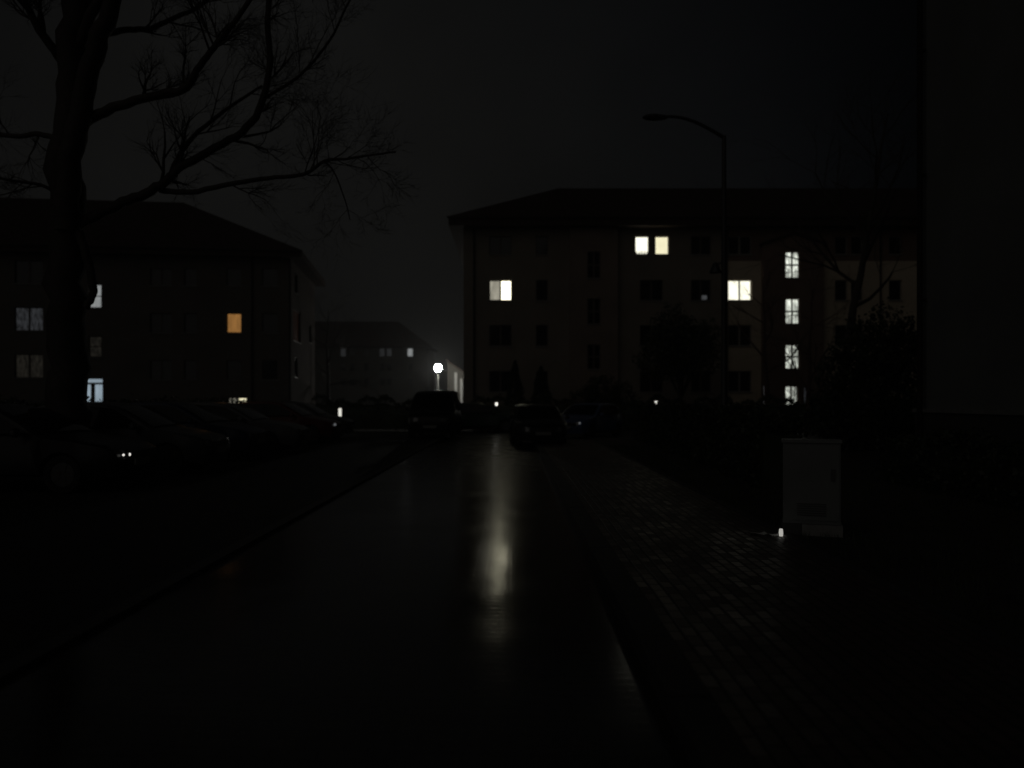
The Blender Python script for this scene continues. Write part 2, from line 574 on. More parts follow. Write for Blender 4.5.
tag(w2.build('wall', M['lamplit'], main), 'cream plastered lower wall of the right wing, colour lightened for lamplight')
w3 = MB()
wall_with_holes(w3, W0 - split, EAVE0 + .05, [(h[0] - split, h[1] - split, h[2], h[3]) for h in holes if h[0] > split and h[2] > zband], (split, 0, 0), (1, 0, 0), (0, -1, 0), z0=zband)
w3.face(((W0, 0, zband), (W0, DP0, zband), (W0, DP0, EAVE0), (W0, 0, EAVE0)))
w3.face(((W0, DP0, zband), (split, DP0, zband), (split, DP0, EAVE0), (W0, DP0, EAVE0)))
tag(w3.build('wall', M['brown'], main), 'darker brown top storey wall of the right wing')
for (q, panes, cname, rname) in spec:
    w = window(main, *q, panes, sill=True, m_frame='frame' if q[0] > split else 'darkframe')
    if (cname, rname) == ('C', 'r3'):
        # potted plants on the sill against the bright room
        b = MB()
        r_ = random.Random(3)
        for k in range(5):
            px = q[0] + .09 + k * (q[1] - q[0] - .18) / 4
            hh = r_.uniform(.10, .26)
            b.box((px - .04, .03, q[2] + .01), (px + .04, .095, q[2] + .09))
            for _ in range(26):
                b.leaf((px + r_.gauss(0, .03), .06 + r_.uniform(-.03, .03), q[2] + .08 + abs(r_.gauss(0, hh * .5))), .03, r_)
        b.build('pot_plants', M['leaf'], w)
    if (cname, rname) == ('D', 'r2'):
        MB().box((q[0] + (q[1] - q[0]) * .56, .118, q[2] + .07), (q[0] + (q[1] - q[0]) * .82, .135, q[2] + .33)).build('lit_screen', lit_glass('lit_screen_glass', (.9, .95, 1), .055, .3), w)
for (u0, u1), xc, on in bays:
    zt = pix_to_local(main, 800, 244, -BAY)[1] if on else EAVE0 - .28
    hs = []
    half = 7.0 if on else 6.5
    for (ya, yb) in ((251.5, 278), (298.5, 324), (344.5, 369)):
        hs.append(rect(main, xc - half, xc + half, ya, yb, -BAY))
    door = rect(main, xc - 7, xc + 5.5, 386, 424, -BAY)
    door = (door[0], door[1], .15, door[3])
    b = MB()
    wall_with_holes(b, u1 - u0, zt, [(h[0] - u0, h[1] - u0, h[2], h[3]) for h in hs + [door]], (u0, -BAY, 0), (1, 0, 0), (0, -1, 0))
    um = (u0 + u1) / 2
    if on:
        b.face(((u0, -BAY, zt), (u1, -BAY, zt), (um, -BAY, zt + .6)))
    b.face(((u0, 0, 0), (u0, -BAY, 0), (u0, -BAY, zt), (u0, 0, zt)))
    b.face(((u1, -BAY, 0), (u1, 0, 0), (u1, 0, zt), (u1, -BAY, zt)))
    bay = b.build('stair_bay', M['brown'] if on else M['bay_plaster'], main)
    rb = MB()
    for (ua, ub) in ((u0 - .15, um), (um, u1 + .15)) if on else ():
        za, zb_ = (zt - .05, zt + .62) if ua < um - .01 else (zt + .62, zt - .05)
        rb.face(((ua, -BAY - .2, za), (ub, -BAY - .2, zb_), (ub, -.01, zb_), (ua, -.01, za)))
        rb.face(((ua, -BAY - .2, za + .12), (ub, -BAY - .2, zb_ + .12), (ub, -.01, zb_ + .12), (ua, -.01, za + .12)))
        rb.face(((ua, -BAY - .2, za), (ub, -BAY - .2, zb_), (ub, -BAY - .2, zb_ + .12), (ua, -BAY - .2, za + .12)))
    if on:
        rb.build('bay_roof', M['tile'], main)
    for h in hs:
        window(main, *h, ['stair', 'stair'] if on else ['glass', 'glass'], rows=2, y0=-BAY, m_frame='darkframe')
    dd = window(main, *door, ['stair', 'stair'] if on else ['glass', 'glass'], rows=2, y0=-BAY, sill=False, name='entrance_door', m_frame='darkframe')
    if on:
        for (xa, xb, key) in ((763.5, 768, 'side_dim'), (804, 806.2, 'net')):
            q = rect(main, xa, xb, 386, 407, -BAY)
            pn = MB().box((q[0], -BAY - .03, q[2]), (q[1], -BAY - .012, q[3])).build('sidelight', M[key], dd)
            fr = MB()
            fr.box((q[0] - .05, -BAY - .035, q[2] - .05), (q[0] - .002, -BAY - .002, q[3] + .05)).box((q[1] + .002, -BAY - .035, q[2] - .05), (q[1] + .05, -BAY - .002, q[3] + .05))
            fr.build('frame', M['darkframe'], dd)
    MB().box((u0 + .2, -BAY - 1.2, 0), (u1 - .2, -BAY - .003, .14)).build('entrance_step', M['concrete'], main)
MB().box((-.04, -.05, 0), (bays[0][0][0] - .003, -.003, 1.25)).build('plinth', M['plinth'], main)
MB().box((bays[0][0][1] + .003, -.05, 0), (bays[1][0][0] - .003, -.003, 1.25)).build('plinth', M['plinth'], main)
MB().box((bays[1][0][1] + .003, -.05, 0), (W0 + .04, -.003, 1.25)).build('plinth', M['plinth'], main)
hip_roof(main, W0, DP0, EAVE0 - .25, 16.1, .85, t=.55)
for px in (474, 726.5, 880):
    downpipe(main, rect(main, px, px + 1, 300, 301)[0], EAVE0 - .1, z0=.1)

# ---- left block
phi = R(6.6)
wl, dpl, el = 36.0, 11.8, 10.75
cr = Vector((-14.1, 51.0, 0))
lb = thing('apartment_building', 'dark apartment block on the left behind the large bare tree, one amber window lit', 'building',
           cr - Vector((math.cos(phi), math.sin(phi), 0)) * wl, phi)
lspec = []
for (x0, x1, n) in ((-96, -72, 2), (-40, -16, 2), (14.5, 43, 2), (150, 172, 2), (184, 197, 1), (226.5, 241.5, 1), (262, 278, 1)):
    for ri, (y0, y1) in enumerate(((262, 284), (307, 331), (354, 378))):
        if x0 > 100:
            y0 += 6; y1 += 2
        elif x0 < 50 and ri == 0:
            y0 -= 2
        k = ['glass'] * n
        if x0 == 14.5 and ri == 1:
            k = ['net', 'net']
        if x0 == 14.5 and ri == 2:
            k = ['net_warm', 'net_warm']
        if x0 == 226.5 and ri == 1:
            k = ['amber']
        lspec.append((rect(lb, x0, x1, y0, y1), k, 1))
lspec.append((rect(lb, 228, 247, 397.5, 408), ['warm_dim', 'warm_soft'], 1))  # lit basement window added to carry an unidentified glint
for (x, y0, y1, k) in ((95, 284, 308, 'far_lit'), (95, 336, 357, 'net_warm')):
    q = rect(lb, x - 6.5, x + 6.5, y0, y1)
    lspec.append((q, [k], 2))
dr = rect(lb, 81.5, 103, 378, 415)
dr = (dr[0], dr[1], .45, dr[3])
b = MB()
wall_with_holes(b, wl, el + .05, [s[0] for s in lspec] + [dr], (0, 0, 0), (1, 0, 0), (0, -1, 0))
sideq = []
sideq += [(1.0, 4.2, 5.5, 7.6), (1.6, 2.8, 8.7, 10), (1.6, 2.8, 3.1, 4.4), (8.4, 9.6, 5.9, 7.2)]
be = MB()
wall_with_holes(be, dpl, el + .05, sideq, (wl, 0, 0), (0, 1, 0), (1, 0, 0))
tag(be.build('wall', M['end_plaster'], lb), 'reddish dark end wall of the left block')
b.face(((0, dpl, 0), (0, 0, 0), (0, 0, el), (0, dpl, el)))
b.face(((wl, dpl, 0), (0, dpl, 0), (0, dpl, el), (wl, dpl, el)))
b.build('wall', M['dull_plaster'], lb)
for q, k, rows in lspec:
    window(lb, *q, k, rows=rows, m_frame='darkframe')
for i, q in enumerate(sideq):
    window(lb, *q, ['amber_dim' if i == 0 else 'glass'] * 2, org=(wl, 0, 0), ux=(0, 1, 0), n=(1, 0, 0), m_frame='darkframe')
# entrance door with a lit transom over two glazed leaves
dm = MB()
u0, u1, z0, z1 = dr
zt = z1 - .28
for a, c in (((u0, z0), (u0 + .07, z1)), ((u1 - .07, z0), (u1, z1)), ((u0 + .07, z1 - .06), (u1 - .07, z1)), ((u0 + .07, zt - .12), (u1 - .07, zt)),
             ((u0 + .07, z0), (u1 - .07, z0 + .25)), (((u0 + u1) / 2 - .12, z0 + .25), ((u0 + u1) / 2 + .12, zt - .12))):
    dm.box((a[0], .10, a[1]), (c[0], .16, c[1]))
dm = dm.build('entrance_door', M['darkframe'], lb)
gl = MB()
for a, c in (((u0 + .07, zt), (u1 - .07, z1 - .06)), ((u0 + .07, z0 + .25), ((u0 + u1) / 2 - .12, zt - .12)), (((u0 + u1) / 2 + .12, z0 + .25), (u1 - .07, zt - .12))):
    gl.face(((a[0], .13, a[1]), (c[0], .13, a[1]), (c[0], .13, c[1]), (a[0], .13, c[1])))
gl.build('pane', M['blue'], dm)
MB().box((u0 - .4, -1.3, 0), (u1 + .4, -.003, .44)).build('entrance_step', M['concrete'], lb)
MB().box((-.04, -.05, 0), (u0 - .5, -.003, 1.6)).build('plinth', M['plinth'], lb)
MB().box((u1 + .5, -.05, 0), (wl + .04, -.003, .85)).build('plinth', M['plinth'], lb)
hip_roof(lb, wl, dpl, el - .15, 15.4, .75, hip=9.0, t=.45)
for px in (252, 290):
    downpipe(lb, rect(lb, px, px + 1, 300, 301)[0], el - .1, z0=.1)

# ---- far block between the two
DF = 150.0
fb = thing('apartment_building', 'small distant apartment block with a hipped roof left of the glowing globe lamp', 'building', ((262 - 512) * DF / FPX, DF, 0))
wf, dpf, ef = (428 - 262) * DF / FPX, 12.0, 11.4
fs = []
for i, px in enumerate((343, 352, 366, 382, 389, 410)):
    for j, yy in enumerate((352.5, 367, 382)):
        q = rect(fb, px - 2.6, px + 2.8, yy - 4, yy + 4)
        k = 'far_lit' if (px == 410 and j == 0) else 'far_dim' if (px in (343, 382, 389) and j == 0) else 'glass'
        fs.append((q, k))
b = MB()
wall_with_holes(b, wf, ef + .05, [s[0] for s in fs], (0, 0, 0), (1, 0, 0), (0, -1, 0))
b.face(((wf, 0, 0), (wf, dpf, 0), (wf, dpf, ef), (wf, 0, ef)))
b.face(((0, dpf, 0), (0, 0, 0), (0, 0, ef), (0, dpf, ef)))
b.face(((wf, dpf, 0), (0, dpf, 0), (0, dpf, ef), (wf, dpf, ef)))
b.build('wall', M['far_plaster'], fb)
for q, k in fs:
    window(fb, *q, [k], sill=False, m_frame='darkframe')
hip_roof(fb, wf, dpf, ef, 16.9, .8, hip=7.2)

# ---- low pale building lit by the globe lamp
gb = thing('garage', 'low garage with sloping roof and white posts lit by the globe lamp', 'garage', at(447.5, 400, 80).xy.to_3d(), R(0))
wg = 3.6
b = MB()
b.v = [(0, 0, 0), (wg, 0, 0), (wg, 7, 0), (0, 7, 0), (0, 0, 5.4), (wg, 0, 3.0), (wg, 7, 3.0), (0, 7, 5.4)]
b.f = [(4, 5, 6, 7), (0, 1, 5, 4), (1, 2, 6, 5), (2, 3, 7, 6), (3, 0, 4, 7)]
b.build('wall', M['far_plaster'], gb)
b = MB()
b.v = [(-.2, -.3, 5.54), (wg + .3, -.3, 2.81), (wg + .3, 7.3, 2.81), (-.2, 7.3, 5.54), (-.2, -.3, 5.7), (wg + .3, -.3, 2.97), (wg + .3, 7.3, 2.97), (-.2, 7.3, 5.7)]
b.f = [(3, 2, 1, 0), (4, 5, 6, 7), (0, 1, 5, 4), (1, 2, 6, 5), (2, 3, 7, 6), (3, 0, 4, 7)]
b.build('roof', M['tile'], gb)
for u, hp in ((.72, 4.35), (1.28, 3.7)):
    MB().box((u, -.16, 0), (u + .24, -.004, hp)).build('post', M['whitewash'], gb)
MB().box((1.85, -.06, 0), (3.2, -.003, 2.3)).build('door', M['frame'], gb)

# ---- near block on the right, its long wall runs along the pavement
nb = thing('apartment_building', 'near grey rendered building wall along the right edge behind the verge', 'building', (8.0, 15.7, 0), R(-90))
wn_, dpn, en = 32.0, 11.5, 12.3
nh = []
for u in (6.0, 9.6, 13.2, 17):
    for z in (1.85, 4.65, 7.45, 10.25):
        nh.append((u, u + 1.4, z, z + 1.4))
b = MB()
wall_with_holes(b, wn_, en + .05, nh, (0, 0, 0), (1, 0, 0), (0, -1, 0))
b.face(((0, dpn, 0), (0, 0, 0), (0, 0, en), (0, dpn, en)))
b.face(((wn_, 0, 0), (wn_, dpn, 0), (wn_, dpn, en), (wn_, 0, en)))
b.face(((wn_, dpn, 0), (0, dpn, 0), (0, dpn, en), (wn_, dpn, en)))
b.build('wall', M['grey_plaster'], nb)
for q in nh:
    window(nb, *q, ['glass', 'glass'])
MB().box((-.05, -.07, 0), (wn_ + .05, -.003, 1.36)).build('plinth', M['plinth'], nb)
MB().box((-.07, -.11, 1.363), (wn_ + .07, -.003, 1.43)).build('plinth_ledge', M['concrete'], nb)
hip_roof(nb, wn_, dpn, en, 16.0, .6)
downpipe(nb, .28, en - .1, y=-.14, z0=.1)


# ------------------------------------------------------------------ lamps
pl = at(438, 368, 75)
lamp = thing('street_lamp', 'glowing white globe street lamp on a slim pole between the apartment blocks', 'street lamp', (pl.x, pl.y, 0))
MB().lathe([(.14, 0), (.14, .5), (.085, .6), (.06, pl.z - .42)], n=12).build('pole', M['white_plaster'], lamp, True)
MB().lathe([(.10, pl.z - .42), (.17, pl.z - .36), (.17, pl.z - .30)], n=12).build('collar', M['steel'], lamp, True)
MB().lathe([(.16 if abs(math.cos(a)) < .01 else max(.02, .33 * math.cos(a)), pl.z + .33 * math.sin(a)) for a in [R(-65 + 155 * k / 14) for k in range(15)]], n=20).build('globe', M['globe'], lamp, True, 80)

pb = at(724, 455, 23.3)
H = at(724, 136, 23.3).z
sl = thing('street_lamp', 'tall unlit street lamp post with a curved arm reaching left, no light on', 'street lamp', (pb.x, pb.y, 0))
MB().lathe([(.13, 0), (.13, 1.1), (.10, 1.15), (.085, 4.5), (.06, H)], n=12).build('pole', M['darksteel'], sl, True)
arm = []
for k in range(9):
    t = k / 8
    arm.append((-1.75 * t, 0, H - .05 + .62 * math.sin(t * math.pi * .55)))
MB().tube(arm, [.055 - .015 * k / 8 for k in range(9)], 8).build('arm', M['darksteel'], sl, True)
hx, hz = arm[-1][0], arm[-1][2]
lh = MB()
for x_, w_, h_ in ((.1, .05, .05), (0, .09, .07), (-.25, .15, .10), (-.5, .13, .08), (-.62, .04, .03)):
    for a in range(10):
        an = 2 * math.pi * a / 10
        lh.v.append((hx + x_, w_ * math.cos(an), hz - .02 + h_ * math.sin(an)))
for k in range(4):
    for a in range(10):
        lh.f.append((k * 10 + a, k * 10 + (a + 1) % 10, k * 10 + 10 + (a + 1) % 10, k * 10 + 10 + a))
lh.f += [tuple(range(10)), tuple(range(40, 50))[::-1]]
lh.build('lantern', M['darksteel'], sl, True)
zs_ = at(716, 268, 23.3).z
sp = MB().tube([(-.05, 0, zs_ + .16), (-.22, 0, zs_ + .10)], .025, 6)
sp.lathe([(.04, .16), (.07, .12), (.17, -.10), (.18, -.14)], (-.25, 0, zs_), 12)
sp.build('side_lantern', M['darksteel'], sl, True)

for i, (x, y, D, lab) in enumerate(((496.5, 404, 40.3, 'tiny lit garden lamp beside the dark car at the end of the road'),
                                    (656, 402.5, 45, 'tiny lit garden lamp under the round-crowned tree'),)):
    p = at(x, y, D)
    o = thing('garden_lamp', lab, 'garden lamp', (p.x, p.y, 0))
    MB().lathe([(.05, 0), (.045, p.z - .09)], n=10).build('post', M['darksteel'], o, True)
    MB().lathe([(.055, p.z - .085), (.065, p.z - .02), (.065, p.z + .06), (.05, p.z + .075)], n=12).build('lens', M['marker'], o, True)
    MB().lathe([(.09, p.z + .078), (.03, p.z + .13)], n=12).build('cap', M['darksteel'], o, True)


p = at(340, 412.5, 38)  # glowing bollard added here to carry a bright glint
o = thing('glint_bollard', 'short added bollard whose upright glow stands for a glint behind the far end of the parked row', 'added glint bollard', (p.x, p.y, 0))
MB().lathe([(.09, 0), (.085, p.z - .22)], n=12).build('post', M['darksteel'], o, True)
MB().lathe([(.07, p.z - .218), (.075, p.z), (.07, p.z + .2)], n=12).build('lens', M['bollard_glow'], o, True)
MB().lathe([(.10, p.z + .203), (.09, p.z + .25), (.03, p.z + .27)], n=12).build('cap', M['darksteel'], o, True)


# ------------------------------------------------------------------ trees
def branch(mb, p, d, ln, r, depth, rr, up=.12, spread=.75, minr=.004, nmax=4):
    n = 4
    pts, rad = [p.copy()], [r]
    for k in range(n):
        d = (d + Vector((rr.gauss(0, .16), rr.gauss(0, .16), rr.gauss(0, .12) + up * .35))).normalized()
        p = p + d * ln / n
        pts.append(p.copy())
        rad.append(r * (1 - .55 * (k + 1) / n))
    mb.tube(pts, rad, 6 if r > .03 else 4 if r > .012 else 3, cap=False)
    if depth <= 0:
        return
    for k in range(rr.randint(nmax - 1, nmax + 1)):
        i = rr.randint(1, n)
        ax = d.orthogonal()
        ax.rotate(Quaternion(d, rr.uniform(0, 6.28)))
        nd = (d + ax.normalized() * rr.uniform(.45, 1.0) * spread * 1.3).normalized()
        branch(mb, pts[i], nd, ln * rr.uniform(.5, .78), max(minr, rad[i] * rr.uniform(.5, .72)), depth - 1, rr, up, spread, minr, nmax)


def bare_tree(label, base, height, r0, lean=(0, 0), seed=1, depth=4, m='bark', clear=.3, spread=.75, name='bare_tree', group=None, nmain=9, up=.12):
    rr = random.Random(seed)
    t = thing(name, label, 'tree', base, group=group)
    tr, cr_ = MB(), MB()
    pts, rad = [], []
    n = 10
    for k in range(n + 1):
        f = k / n
        pts.append(Vector((lean[0] * f + rr.gauss(0, .04) * (k > 0), lean[1] * f + rr.gauss(0, .04) * (k > 0), -.05 + height * f)))
        rad.append(r0 * ((1.35 if k == 0 else 1) - .85 * f))
    tr.tube(pts, rad, 10)
    for k in range(nmain):
        f = clear + (1 - clear) * (k + rr.random()) / nmain
        i = min(n - 1, int(f * n))
        p = pts[i].lerp(pts[i + 1], f * n - i)
        a = k * 2.4 + rr.uniform(-.4, .4)
        d = Vector((math.cos(a), math.sin(a), rr.uniform(.35, 1.0))).normalized()
        branch(cr_, p, d, height * .36 * (1.15 - .7 * f), rad[i] * .5, depth - 1, rr, up, spread)
    tr.build('trunk', M[m], t, True, 60)
    cr_.build('crown', M[m], t)
    return t


# the large tree on the left, limbs laid where they show
def limb(mb, pts, D0_, D1_, w0, w1, rr, twigs=8, depth=2, tl=.9):
    P3, rad = [], []
    n = len(pts)
    for k, (x, y) in enumerate(pts):
        D = D0_ + (D1_ - D0_) * k / (n - 1)
        P3.append(at(x, y, D))
        rad.append((w0 + (w1 - w0) * k / (n - 1)) * D / FPX / 2)
    Q, q = [], []
    for k in range(n - 1):       # Catmull-Rom
        a, b_, c, d = P3[max(0, k - 1)], P3[k], P3[k + 1], P3[min(n - 1, k + 2)]
        for s in range(5):
            t = s / 5
            Q.append(.5 * ((2 * b_) + (c - a) * t + (2 * a - 5 * b_ + 4 * c - d) * t * t + (3 * b_ - a - 3 * c + d) * t ** 3))
            q.append(rad[k] + (rad[k + 1] - rad[k]) * t)
    Q.append(P3[-1]); q.append(rad[-1])
    for k in range(1, len(Q) - 1):
        Q[k] += Vector((rr.gauss(0, 1), rr.gauss(0, 1), rr.gauss(0, 1))) * q[k] * .12
    mb.tube(Q, q, 10 if w0 > 15 else 7)
    for k in range(twigs):
        i = rr.randint(len(Q) // 4, len(Q) - 2)
        d0 = (Q[i + 1] - Q[i]).normalized()
        ax = d0.orthogonal()
        ax.rotate(Quaternion(d0, rr.uniform(0, 6.28)))
        d = (d0 * .7 + ax.normalized() * rr.uniform(.5, 1) + Vector((0, 0, .15))).normalized()
        branch(mb, Q[i], d, tl * rr.uniform(.5, 1.2), max(.006, q[i] * .42), depth, rr, .12, .75, .0022, 5)


TD = 15.0
bt = thing('bare_tree', 'large bare tree with a thick forked trunk at the left edge', 'tree', (at(68, 485, TD).x, TD, 0))
rr = random.Random(21)
trk, crn = MB(), MB()
limb(trk, [(69, 487), (68, 440), (67, 380), (66, 300), (67, 205), (70, 120), (76, 40), (82, -60), (92, -260)], TD, TD, 42, 24, rr, 0)
limb(trk, [(67, 232), (70, 175), (82, 100), (97, 45), (112, 0), (138, -120), (180, -300)], TD - .1, TD - .6, 25, 12, rr, 0)
L_ = [
    ([(84, 122), (105, 112), (130, 102), (160, 95), (185, 88), (200, 66), (218, 42), (242, 12), (280, -50)], TD, TD - 1.5, 11, 4, 10),
    ([(76, 225), (110, 208), (140, 196), (165, 182), (180, 168), (215, 148), (248, 128), (264, 96), (270, 60), (268, 10), (276, -60)], TD, TD + 1.0, 11, 5, 12),
    ([(168, 180), (180, 155), (195, 135), (215, 118), (240, 100), (262, 86)], TD + .4, TD + 1.4, 6, 2.5, 6),
    ([(160, 190), (190, 192), (230, 184), (268, 178), (305, 174), (324, 161), (345, 159), (372, 155), (396, 152)], TD + .4, TD - .6, 6, 1.6, 9),
    ([(104, 34), (125, 30), (150, 28), (178, 16), (205, 2), (240, -40)], TD - .2, TD + 1, 7, 3, 7),
    ([(60, 140), (40, 134), (15, 136), (-20, 130), (-70, 110)], TD, TD + .8, 6, 3, 6),
    ([(62, 60), (40, 30), (20, -10), (-10, -70)], TD, TD - .9, 10, 4, 8),
    ([(66, 200), (44, 186), (24, 182), (-10, 176), (-60, 160)], TD, TD - .6, 4, 2, 6),
    ([(324, 161), (334, 172), (345, 200), (350, 220)], TD - .2, TD - .3, 2, 1, 3),
    ([(74, 60), (110, -20), (180, -90), (260, -150)], TD, TD - 2, 12, 5, 10),
    ([(262, 100), (300, 75), (330, 40), (350, 0), (380, -40)], TD + .8, TD + .2, 3.5, 1.6, 8),
    ([(78, 232), (85, 252), (90, 270), (92.5, 284), (93.5, 291), (91, 299), (86, 308)], TD - .1, TD - .2, 9, 7, 0),
]
for pts, a, c, w0, w1, tw in L_:
    limb(crn, pts, a, c, w0, w1, rr, int(tw * 1.25), 3, .95)
for mbx, nm in ((trk, 'trunk'), (crn, 'crown')):
    mbx.v = [tuple(Vector(v) - Vector(bt.location)) for v in mbx.v]
    mbx.build(nm, M['bark'], bt, True, 60)

p = at(806, 430, 42); p.z = 0
bare_tree('slim bare tree whose twigs cross the lit stairwell windows', p, 7.4, .16, (.35, 0), 5, 4, 'bark2', .15, .6)
p = at(795, 430, 43); p.z = 0
bare_tree('low many-stemmed bare shrub before the entrance under the lit stairwell', p, 3.0, .05, (-.1, 0), 8, 3, 'bark2', .05, .5, name='bare_shrub', nmain=22, up=.3)
p = at(831, 430, 36); p.z = 0
bare_tree('tall leaning bare tree in front of the cream right wing', p, 14.5, .25, (2.6, 0), 9, 4, 'bark', .38, .8, nmain=12)
p = at(768, 430, 44); p.z = 0
bare_tree('bare tree with reddish bark left of the lit stairwell', p, 8.6, .17, (-.2, .3), 14, 3, 'bark2', .35, .45)
p = at(328, 430, 62); p.z = 0
bare_tree('bare tree beyond the corner of the dark left block', p, 8.6, .16, (0, 0), 31, 4, 'bark', .3, .6)


def leaf_tree(name, label, cat, base, trunk_h, r0, blobs, nleaf, ls, m='leaf', seed=1, group=None, core=.72):
    rr_ = random.Random(seed)
    t = thing(name, label, cat, base, group=group)
    tr = MB().tube([(0, 0, -.05), (rr_.gauss(0, .03), 0, trunk_h * .5), (0, rr_.gauss(0, .03), trunk_h)], [r0 * 1.25, r0, r0 * .7], 9)
    for bl in blobs:
        tr.tube([(0, 0, trunk_h * .75), (bl[0] * .5, bl[1] * .5, (trunk_h + bl[2]) / 2), bl[:3]], [r0 * .55, r0 * .4, r0 * .15], 6)
    tr.build('trunk', M['bark'], t, True, 60)
    c = MB()
    tot = sum(b_[3] ** 2 for b_ in blobs)
    for bl in blobs:
        for _ in range(int(nleaf * bl[3] ** 2 / tot)):
            d = Vector((rr_.gauss(0, 1), rr_.gauss(0, 1), rr_.gauss(0, 1))).normalized()
            f = rr_.uniform(.35, 1.0) ** .5 * (1 + .22 * math.sin(d.x * 5 + bl[0] * 3) * math.sin(d.z * 6 + bl[1] * 7) + rr_.gauss(0, .07))
            c.leaf(Vector(bl[:3]) + d * bl[3] * f, ls * rr_.uniform(.6, 1.3), rr_)
    c.build('crown', M[m], t)
    return t


def blobs_round(c, r, n, seed, br=.5, sq=.85):
    rr_ = random.Random(seed)
    out = [(c[0], c[1], c[2], r * .7)]
    for _ in range(n):
        d = Vector((rr_.gauss(0, 1), rr_.gauss(0, 1), rr_.gauss(0, 1))).normalized() * r * rr_.uniform(.5, .75)
        out.append((c[0] + d.x, c[1] + d.y, c[2] + d.z * sq, r * br * rr_.uniform(.7, 1.15)))
    return out


p = at(681, 430, 44); c = at(681, 346, 44); p.z = 0
leaf_tree('round_tree', 'round-crowned dark tree in front of the pale block left of the unlit post', 'tree', p, 2.2, .13,
          blobs_round((0, 0, c.z), 2.35, 12, 3), 9000, .09, 'leaf', 4)
p = at(602, 430, 43); p.z = 0
leaf_tree('shrub', 'broad low dark shrub right of the two conifers', 'shrub', p, .5, .06,
          [(-.9, 0, 1.4, 1.0), (0, .2, 1.9, 1.1), (.9, 0, 1.5, 1.0), (.3, -.4, 1.0, 1.0), (-.4, -.2, .8, .9)], 7000, .07, 'leaf3', 5)
p = at(868, 440, 26); p.z = 0
leaf_tree('evergreen_shrub', 'huge dark evergreen shrub in front of the cream wing beside the near building', 'shrub', p, 1.2, .1,
          [(-1.1, 0, 1.2, 1.0), (-.6, .2, 2.4, 1.05), (.1, 0, 3.1, 1.1), (.8, .3, 3.5, 1.15), (.3, -.3, 1.6, 1.3), (1.2, 0, 2.4, 1.2), (1.4, 0, 1.0, 1.1), (-.9, -.3, .7, .9), (0, .3, .8, 1.2), (1.0, -.2, 3.0, .9)],
          16000, .075, 'leaf', 6)


def conifer(label, base, h, r, seed):
    rr_ = random.Random(seed)
    t = thing('conifer', label, 'conifer', base, group=None)
    MB().tube([(0, 0, -.05), (0, 0, h * .5), (0, 0, h * .96)], [.07, .05, .01], 8).build('trunk', M['bark'], t)
    c = MB()
    for _ in range(4200):
        f = rr_.random() ** .75
        a = rr_.uniform(0, 6.28)
        env = r * (1 - f) ** .75 * (1 + .2 * math.sin(a * 3 + f * 14) + rr_.gauss(0, .08)) * min(1, .55 + f * 4)
        rad = env * rr_.uniform(.4, 1) ** .5
        c.leaf((rad * math.cos(a), rad * math.sin(a), .1 + f * h * .98), .07 * rr_.uniform(.6, 1.2), rr_)
    c.build('crown', M['leaf2'], t)
    return t


p = at(515, 430, 45); p.z = 0
conifer('taller left conifer of the two before the pale block', p, at(515, 361, 45).z, .75, 1)
p = at(541, 430, 45.5); p.z = 0
conifer('shorter wider conifer of the two before the pale block', p, at(541, 367, 45.5).z, .85, 2)


def hedge(label, a, b_, h, w, seed, n, ls=.06):
    rr_ = random.Random(seed)
    a, b_ = Vector((*a, 0)), Vector((*b_, 0))
    L = (b_ - a).length
    d = (b_ - a).normalized()
    s = Vector((-d.y, d.x, 0))
    t = thing('hedge', label, 'hedge', a)
    st, fo = MB(), MB()
    k = .3
    while k < L:
        q = d * k + s * rr_.gauss(0, .05)
        st.tube([q, q + Vector((rr_.gauss(0, .05), rr_.gauss(0, .05), h * .7))], [.02, .01], 5)
        k += .5
    # inner mass, lumpy
    seg = max(3, int(L / .5))
    ring = [(-.40, .05), (-.44, .55), (-.34, .86), (0, .92), (.34, .86), (.44, .55), (.40, .05)]
    for i in range(seg + 1):
        for (ss, zz) in ring:
            v = d * (.15 + (L - .3) * i / seg) + s * (ss * w * rr_.uniform(.8, 1.0)) + Vector((0, 0, zz * h * rr_.uniform(.85, 1)))
            fo.v.append(tuple(v))
    m_ = len(ring)
    for i in range(seg):
        for j in range(m_ - 1):
            q = i * m_ + j
            fo.f.append((q, q + m_, q + m_ + 1, q + 1))
    fo.f += [tuple(range(m_)), tuple(seg * m_ + j for j in range(m_))[::-1]]
    for _ in range(n):
        u = rr_.uniform(0, L)
        bulge = 1 + .10 * math.sin(u * 2.1 + seed) + .08 * math.sin(u * 5.3)
        if rr_.random() < .45:
            ss, zz = rr_.uniform(-.5, .5) * w, h * (.96 * bulge + rr_.gauss(0, .04))
        else:
            ss, zz = rr_.choice((-1, 1)) * w * (.47 * bulge + rr_.gauss(0, .04)), rr_.uniform(.02, 1) * h * bulge
        fo.leaf(d * u + s * ss + Vector((0, 0, zz)), ls * rr_.uniform(.6, 1.4), rr_)
    st.build('stems', M['bark'], t)
    fo.build('foliage', M['leaf3'], t)
    return t


hedge('long clipped hedge in front of the pale block at the end of the road', (-10.4, 42.0), (27, 42.6), 1.6, .9, 1, 15000, .07)
hedge('clipped hedge in front of the dark left block', (-36, 40.5), (-10.9, 42.1), 1.28, .9, 2, 9000, .08)
hedge('dark hedge along the right side of the pavement', (4.6, 13.5), (5.2, 31), 1.25, .9, 3, 14000, .05)
hedge('low hedge at the foot of the near building', (7.2, 2.0), (7.2, 15.0), .95, .8, 4, 9000, .045)
hedge('short hedge behind the parked cars near the dark left block', (-11.8, 8), (-11.8, 36), 1.45, .9, 5, 9000, .06)


